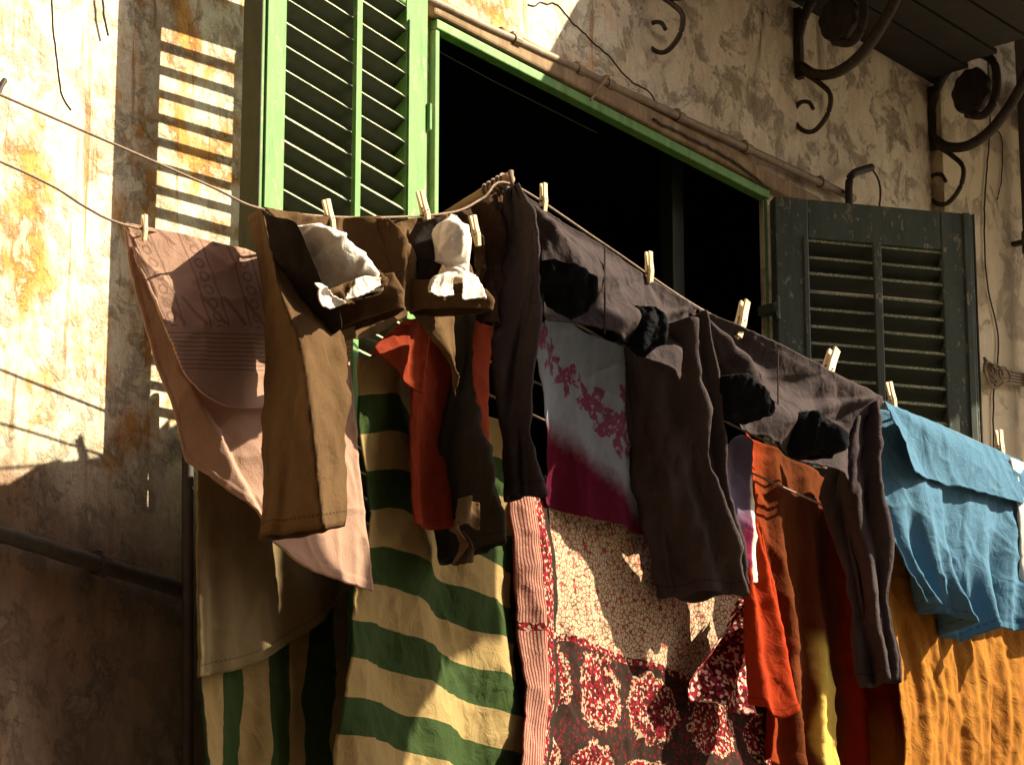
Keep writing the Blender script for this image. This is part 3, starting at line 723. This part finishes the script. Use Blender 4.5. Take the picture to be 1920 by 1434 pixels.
# added sun blockers above the frame, cut to the shade wanted on the cloths
def sun_blocker(name, outline, y, label, cat, mat):
    q = []
    for px, py, d in outline:
        w = P(px, py, -d); q.append(w+SUN*((w.y-y)/-SUN.y))
    loop = []
    for i in range(len(q)):
        a, b = q[i], q[(i+1) % len(q)]
        for k in range(8): loop.append(a.lerp(b, k/8)+Vector((noise.noise(a.lerp(b, k/8)*22), 0, noise.noise(a.lerp(b, k/8)*22+EX*9)))*.006)
    bm = bmesh.new(); f = bm.faces.new([bm.verts.new(p) for p in loop]); bmesh.ops.triangulate(bm, faces=[f])
    o = obj(name, bm, mat, None); o.modifiers.new('thick', 'SOLIDIFY').thickness = .004
    tag(o, label, cat); return max(p.z for p in loop)
TW = lambda px, py: (px, py, .285+.15*(px-228)/440)
zt_ = sun_blocker('sheet_blocker', [(u+326, v-300, .3) for u, v in [(270, 1050), (400, 1035), (540, 1050), (572, 1200), (556, 1400), (560, 1500), (510, 1530), (475, 1600), (440, 1640), (420, 1760), (380, 1900), (220, 1915), (60, 1900), (80, 1700), (90, 1525), (180, 1505), (262, 1512), (280, 1300)]], -1.80,
    'unseen dark sun blocker above the frame, cut to shade the striped sheet and beige towel', 'shirt', M['olive'])
sun_blocker('towel_blocker', [(x, y, .267) for x, y in [(358, 975), (380, 990), (400, 1082), (434, 1088), (468, 1158), (495, 1190), (505, 1235), (375, 1276), (355, 1290)]], -1.86,
    'unseen beige sun blocker above the frame, cut to shade the beige towel', 'towel', M['beige'])
sun_blocker('stripe_blocker', [(x, y, .31) for x, y in [(780, 960), (860, 950), (962, 960), (964, 1190), (905, 1160), (872, 1225), (800, 1180)]], -1.92,
    'unseen pale sun blocker above the frame, cut to shade the striped sheet', 'cloth', M['whitecloth'])
bm = bmesh.new(); tube(bm, [Vector((-4, -1.86, zt_+.3)), Vector((0.2, -1.86, zt_+.2)), Vector((4, -1.86, zt_+.3))], .003, 6)
tag(obj('clothes_line', bm, M['rope'], None, True), 'added line over the unseen sun blockers above the frame', 'clothes line')

# ---- brown trousers
BT = thing('brown_trousers', P(660, 405, -D1), 'brown trousers with white pocket linings pulled out', 'trousers')
cloth('waist', [(490, 390), (560, 404), (660, 412), (760, 410), (836, 402)], [(560, 600), (640, 612), (750, 588), (840, 580), (915, 572)], D1, M['brown'], BT,
      left=[(490, 390), (540, 500), (560, 600)], right=[(836, 402), (880, 470), (915, 572)],
      folds=add(radial(620, 380, 9, .014), radial(800, 370, 8, .014), lambda u, v, x, y: .035*math.exp(-((u-.55)/.09)**2)), nu=90, nv=60, wr=.010, seed=22)
def legprof(u, v):
    r = .12+.62*v**.9; hgt = .02+.15*min(1, v*1.6)
    return hgt*(u/r if u < r else 1-(u-r)/(1-r)*.25) - .03
sleeve('leg', [(489, 390), (502, 500), (506, 620), (500, 800), (494, 1006)], [(500, 392), (560, 520), (645, 640), (650, 800), (645, 985)], D1+.01, M['brown'], BT, .5, wr=.010, seed=23, prof=legprof, nu=72)
sleeve('leg', [(800, 590), (842, 700), (804, 850), (810, 960), (826, 1045)], [(895, 585), (893, 740), (915, 860), (940, 960), (950, 1028)], D1-.05, M['olive'], BT, .45, skew=.8, wr=.018, seed=24)
cloth('leg_facing', [(775, 590), (815, 592), (856, 590)], [(846, 690), (856, 715), (862, 742)], D1+.03, M['brown'], BT, folds=lambda u, v, x, y: .01*math.sin(5*u), nu=24, nv=30, seed=25)
cloth('cuff_facing', [(858, 935), (880, 930), (902, 942)], [(850, 988), (876, 982), (900, 992)], D1+.06, M['brown'], BT, folds=lambda u, v, x, y: .012*math.sin(6*u), nu=24, nv=24, seed=29)
cloth('cuff_facing', [(842, 992), (856, 985), (872, 996)], [(850, 1056), (862, 1058), (880, 1054)], D1+.06, M['brown'], BT, left=[(842, 992), (866, 1020), (850, 1056)], folds=lambda u, v, x, y: .012*math.sin(6*u+3*v), nu=24, nv=24, seed=73)
sleeve('pocket_lining', [(550, 428), (556, 470), (592, 545), (606, 572)], [(596, 420), (664, 458), (716, 515), (720, 545)], D1+.10, M['white'], BT, .75, wr=.012, wrs=18, cr=.014, closed=True, seed=26, nv=40)
cloth('hem_facing', [(615, 628), (690, 600), (756, 574)], [(628, 640), (700, 628), (762, 590)], D1+.06, M['brown'], BT, nu=40, nv=14, seed=72)
sleeve('pocket_lining', [(846, 402), (818, 440), (816, 478), (838, 505), (806, 530), (795, 556)], [(858, 405), (884, 440), (886, 480), (884, 505), (902, 535), (909, 560)], D1+.10, M['white'], BT, .8, wr=.010, wrs=20, cr=.014, closed=True, seed=27, nv=60)
sleeve('waistband', [(588, 560), (600, 600), (612, 634)], [(740, 512), (754, 545), (754, 580)], D1+.085, M['brown'], BT, .30, wr=.010, seed=28, nv=30)
sleeve('waistband', [(750, 528), (758, 560), (768, 588)], [(915, 545), (922, 565), (918, 582)], D1+.08, M['brown'], BT, .30, wr=.010, seed=30, nv=30)
sleeve('hip_lining', [(494, 394), (524, 505), (556, 575), (606, 636)], [(556, 425), (604, 530), (636, 590), (640, 620)], D1+.075, M['lining'], BT, .12, skew=.6, seed=31, nv=30)  # dark lining whose colour also carries the pocket's shadow side
sleeve('hip_lining', [(778, 420), (752, 470), (752, 540)], [(838, 410), (832, 470), (812, 545)], D1+.035, M['lining'], BT, .3, seed=32, nv=30)
cloth('pocket_mouth', [(596, 548), (640, 534), (700, 512)], [(622, 578), (660, 566), (716, 532)], D1+.145, M['brown'], BT, folds=lambda u, v, x, y: .012*math.sin(8*u), nu=40, nv=20, wr=.02, wrs=40, edge=8, seed=61)
cloth('crumpled_lining', [(592, 530), (606, 532), (618, 545)], [(606, 572), (622, 578), (640, 570)], D1+.165, M['white'], BT, nu=30, nv=24, wr=.008, wrs=24, edge=2, cr=.010, seed=62)
cloth('crumpled_lining', [(664, 524), (690, 516), (716, 520)], [(650, 560), (670, 556), (716, 534)], D1+.165, M['white'], BT, nu=30, nv=24, wr=.008, wrs=24, edge=2, cr=.010, seed=63)
cloth('pocket_mouth', [(812, 528), (850, 520), (888, 530)], [(804, 552), (850, 566), (896, 556)], D1+.145, M['brown'], BT, nu=40, nv=20, wr=.008, wrs=24, edge=2, cr=.010, seed=64)
cloth('crumpled_lining', [(812, 525), (830, 512), (848, 520)], [(804, 548), (826, 556), (852, 552)], D1+.165, M['white'], BT, nu=30, nv=24, wr=.008, wrs=24, edge=2, cr=.010, seed=65)
cloth('crumpled_lining', [(868, 520), (884, 516), (898, 528)], [(862, 562), (884, 560), (908, 556)], D1+.165, M['white'], BT, nu=30, nv=24, wr=.008, wrs=24, edge=2, cr=.010, seed=66)
sleeve('twisted_flap', [(690, 412), (716, 460), (742, 520), (748, 560)], [(734, 410), (757, 450), (760, 510), (757, 560)], D1+.04, M['brown'], BT, .5, wr=.014, wrs=24, seed=33, nv=40)

RG = cloth('rag', [(842, 400), (880, 384), (925, 362), (955, 347)], [(890, 575), (915, 610), (952, 640)], D1-.02, M['ragbrown'], None,
      left=[(842, 400), (890, 470), (890, 575)], right=[(955, 347), (958, 480), (952, 640)], folds=lambda u, v, x, y: .014*math.sin(11*u+2*v)+.008*math.sin(23*u-3*v), nu=50, nv=60, wr=.014, wrs=20, edge=6, seed=71, cr=.008)
tag(RG, 'crumpled dark brown rag bunched under the bracket arm beside the twisted white pocket', 'rag')
# ---- charcoal trousers (two pairs)
def trouserpanel(name, top, bot, left, right, parent, d, peaks, seed):
    fs = [radial(x, y, k, a*1.5, 380, ph) for x, y, k, a, ph in peaks]
    return cloth(name, top, bot, d, M['darkcotton'], parent, left=left, right=right, folds=add(*fs), nu=130, nv=80, wr=.005, wrs=12, edge=5, seed=seed, cr=.004)
CT = thing('charcoal_trousers', P(1130, 450, -D1), 'charcoal trousers with black pockets hanging from the top of the bracket arm', 'trousers', 'charcoal trousers on the upper line')
trouserpanel('waist', [(960, 346), (1040, 398), (1130, 456), (1310, 577)], [(1024, 590), (1100, 612), (1175, 650), (1256, 716)], [(960, 346), (1010, 470), (1024, 590)], [(1310, 577), (1290, 640), (1256, 716)], CT, D1+.01,
             [(960, 346, 11, .020, .5), (1310, 575, 9, .014, 1), (1018, 390, 7, .010, 2), (1218, 520, 7, .009, 0)], 40)
sleeve('leg', [(950, 352), (934, 480), (920, 650), (938, 820), (944, 928)], [(968, 350), (1006, 450), (1004, 600), (986, 770), (1010, 938)], D1+.02, M['darkcotton'], CT, .35, skew=1.0, wr=.016, wrs=14, seed=41, folds=lambda u, v: .012*math.sin(6*math.pi*u+2*v))
sleeve('leg', [(1150, 640), (1182, 800), (1216, 970), (1238, 1122)], [(1300, 600), (1312, 760), (1344, 930), (1392, 1112)], lambda v: D1-.01-.13*v, M['darkcotton'], CT, .30, wr=.020, wrs=12, seed=42, nu=72, folds=lambda u, v: .022*math.copysign(abs(math.sin(8*math.pi*u+2.2*v))**.7, math.sin(8*math.pi*u+2.2*v))*(.4+.6*v))
sleeve('pocket', [(1012, 490), (1012, 530), (1030, 575), (1070, 600)], [(1040, 485), (1105, 510), (1118, 545), (1100, 585)], D1+.045, M['navy'], CT, .3, wr=.012, wrs=30, closed=True, seed=43, nv=36)
sleeve('pocket', [(1182, 574), (1158, 605), (1160, 640), (1195, 668)], [(1232, 575), (1248, 590), (1252, 635), (1210, 670)], D1+.045, M['navy'], CT, .3, wr=.014, wrs=30, closed=True, seed=44, nv=36)
bm = bmesh.new(); tube(bm, [P(1134, y, -D1-.032) for y in (458, 520, 580, 625)], .0022, 5); obj('seam', bm, M['crack'], CT)
CU = thing('charcoal_trousers', P(1480, 660, -D1), 'charcoal trousers with black pockets beside the blue shirt', 'trousers', 'charcoal trousers on the upper line')
trouserpanel('waist', [(1310, 577), (1400, 622), (1480, 662), (1640, 747)], [(1386, 806), (1450, 830), (1520, 872), (1592, 908)], [(1310, 577), (1340, 700), (1386, 806)], [(1640, 747), (1620, 840), (1592, 908)], CU, D1+.01,
             [(1310, 577, 12, .022, 0), (1640, 745, 9, .014, 1), (1390, 620, 6, .010, 2), (1548, 700, 7, .010, 1)], 45)
sleeve('leg', [(1296, 590), (1308, 760), (1322, 940), (1345, 1100)], [(1318, 585), (1345, 740), (1362, 920), (1394, 1095)], lambda v: D1+.03-.14*v, M['darkcotton'], CU, .7, wr=.014, seed=46, folds=lambda u, v: .012*math.sin(6*math.pi*u+1*v))
sleeve('leg', [(1590, 800), (1560, 930), (1598, 1100), (1622, 1288)], [(1640, 752), (1646, 900), (1656, 1080), (1676, 1275)], D1, M['darkcotton'], CU, .40, wr=.018, wrs=12, seed=47, nu=72, folds=lambda u, v: .016*math.sin(8*math.pi*u+3*v))
sleeve('pocket', [(1336, 708), (1336, 745), (1348, 780), (1390, 796)], [(1400, 700), (1440, 730), (1456, 765), (1430, 785)], D1+.045, M['navy'], CU, .3, wr=.012, wrs=30, closed=True, seed=48, nv=36)
sleeve('pocket', [(1480, 774), (1460, 808), (1462, 845), (1500, 862)], [(1530, 770), (1575, 800), (1588, 830), (1560, 858)], D1+.045, M['navy'], CU, .3, wr=.012, wrs=30, closed=True, seed=49, nv=36)
bm = bmesh.new(); tube(bm, [P(1459, y, -D1-.032) for y in (654, 700, 760, 800)], .0022, 5); obj('seam', bm, M['crack'], CU)

# ---- blue shirt, white cloth
BS = thing('blue_shirt', P(1780, 805, -D1), 'faded blue shirt pegged by its hem at the right', 'shirt')
def blu(u, v, x, y):
    s = math.sin(2*math.pi*(3.1*u+.15*v)+.8)
    return .045*v*v*math.copysign(abs(s)**.7, s) + .02*v*v*math.sin(2*math.pi*(7*u+.6*v)+2*math.sin(5*u)) + .02*math.sin(9*u)*v + .006*math.sin(40*u+6*v)*v*v - .06*math.exp(-(u/.14)**2)*(1-v*.5)
cloth('body', [(1646, 752), (1780, 806), (1906, 864)], [(1738, 1128), (1772, 1150), (1818, 1200), (1842, 1176), (1900, 1186)], D1, M['blue'], BS,
      left=[(1646, 752), (1660, 870), (1690, 1010), (1738, 1128)], right=[(1906, 864), (1912, 1000), (1900, 1186)], folds=blu, nu=130, nv=110, wr=.006, edge=6, seed=50)
cloth('folded_hem', [(1654, 752), (1780, 804), (1908, 862)], [(1712, 884), (1760, 902), (1820, 918), (1914, 946)], lambda u, v: D1+.010+.012*v, M['blue'], BS,
      left=[(1654, 752), (1688, 825), (1712, 884)], right=[(1908, 862), (1918, 900), (1914, 946)], folds=radial(1672, 760, 8, .014), nu=80, nv=40, wr=.006, edge=5, seed=51)
T = cloth('white_cloth', [(1892, 858), (1960, 885), (2040, 920)], [(1912, 1110), (1980, 1150), (2040, 1180)], D1+.02, M['whitecloth'], None, folds=pleats(2, .02), nu=50, nv=50, seed=52,
      left=[(1892, 858), (1906, 930), (1912, 1110)])
tag(T, 'white cloth just entering at the right edge beside the blue shirt', 'cloth')

# ------------------------------------------------------------------ clothes pegs
def peg_mesh(sgn):
    bm = bmesh.new()
    prof = [(-.0235, .0018), (-.0235, .0042), (0, .0085), (.020, .0070), (.042, .0072), (.043, .0030), (.018, .0025), (.004, .0020), (-.012, .0012)]
    a = [bm.verts.new((-.0055, sgn*y, z)) for z, y in prof]; b = [bm.verts.new((.0055, sgn*y, z)) for z, y in prof]
    bm.faces.new(a); bm.faces.new(b[::-1])
    for i in range(len(prof)): bm.faces.new((a[i], a[(i+1) % len(prof)], b[(i+1) % len(prof)], b[i]))
    return bm
PG = bpy.data.objects.new('clothes_peg', None); COL.objects.link(PG)
for s in (-1, 1): obj('jaw', peg_mesh(s), M['pegwood'], PG, bevel=.001)
bm = bmesh.new()
for k in range(3): tube(bm, [Vector((-.004+.004*k+.001*a/6, .0065*math.cos(a), .006+.005*math.sin(a))) for a in [2*math.pi*i/12 for i in range(13)]], .001, 5)
tube(bm, [Vector((0, -.010, .005)), Vector((0, .010, .005))], .0012, 5)
obj('spring', bm, M['iron'], PG)
pegs = [((271, 403), (270, 452), D2, 'short wooden peg on the pink towel, leftmost of all pegs'),
        ((611, 374), (625, 438), D1, 'wooden peg on the brown trousers above the left white pocket'),
        ((787, 358), (803, 424), D1, 'wooden peg on the brown trousers in front of the green shutter stile'),
        ((886, 404), (897, 462), D1+.05, 'wooden peg beside the twisted white pocket lining'),
        ((1019, 344), (1020, 398), D1, 'wooden peg next to the tip of the bracket arm'),
        ((1216, 472), (1219, 530), D1, 'wooden peg in the middle of the charcoal trousers nearest the bracket arm'),
        ((1397, 565), (1383, 633), D1, 'tilted wooden peg just right of where the two charcoal trousers meet'),
        ((1564, 656), (1541, 726), D1, 'steeply tilted wooden peg in front of the dark shutter'),
        ((1666, 716), (1678, 771), D1, 'wooden peg on the left corner of the blue shirt'),
        ((1872, 806), (1877, 869), D1, 'wooden peg on the right corner of the blue shirt')]
kids = list(PG.children)
for i, (a, b, d, lab) in enumerate(pegs):
    if i == 0: o = PG; ks = kids
    else:
        o = PG.copy(); COL.objects.link(o)
        for c in kids:
            k = c.copy(); COL.objects.link(k); k.parent = o
    pa, pb = P(*a, -d-.004), P(*b, -d-.004); c = pa.lerp(pb, .64); ax = (pa-pb).normalized()
    yv = Vector((-.15, -1, 0)).normalized(); xv = yv.cross(ax).normalized(); yv = ax.cross(xv)
    o.matrix_world = Matrix.Translation(c) @ Matrix((xv, yv, ax)).transposed().to_4x4() @ Matrix.Scale((pa-pb).length/.0665, 4)
    tag(o, lab, 'clothes peg', 'wooden clothes pegs on the lines')
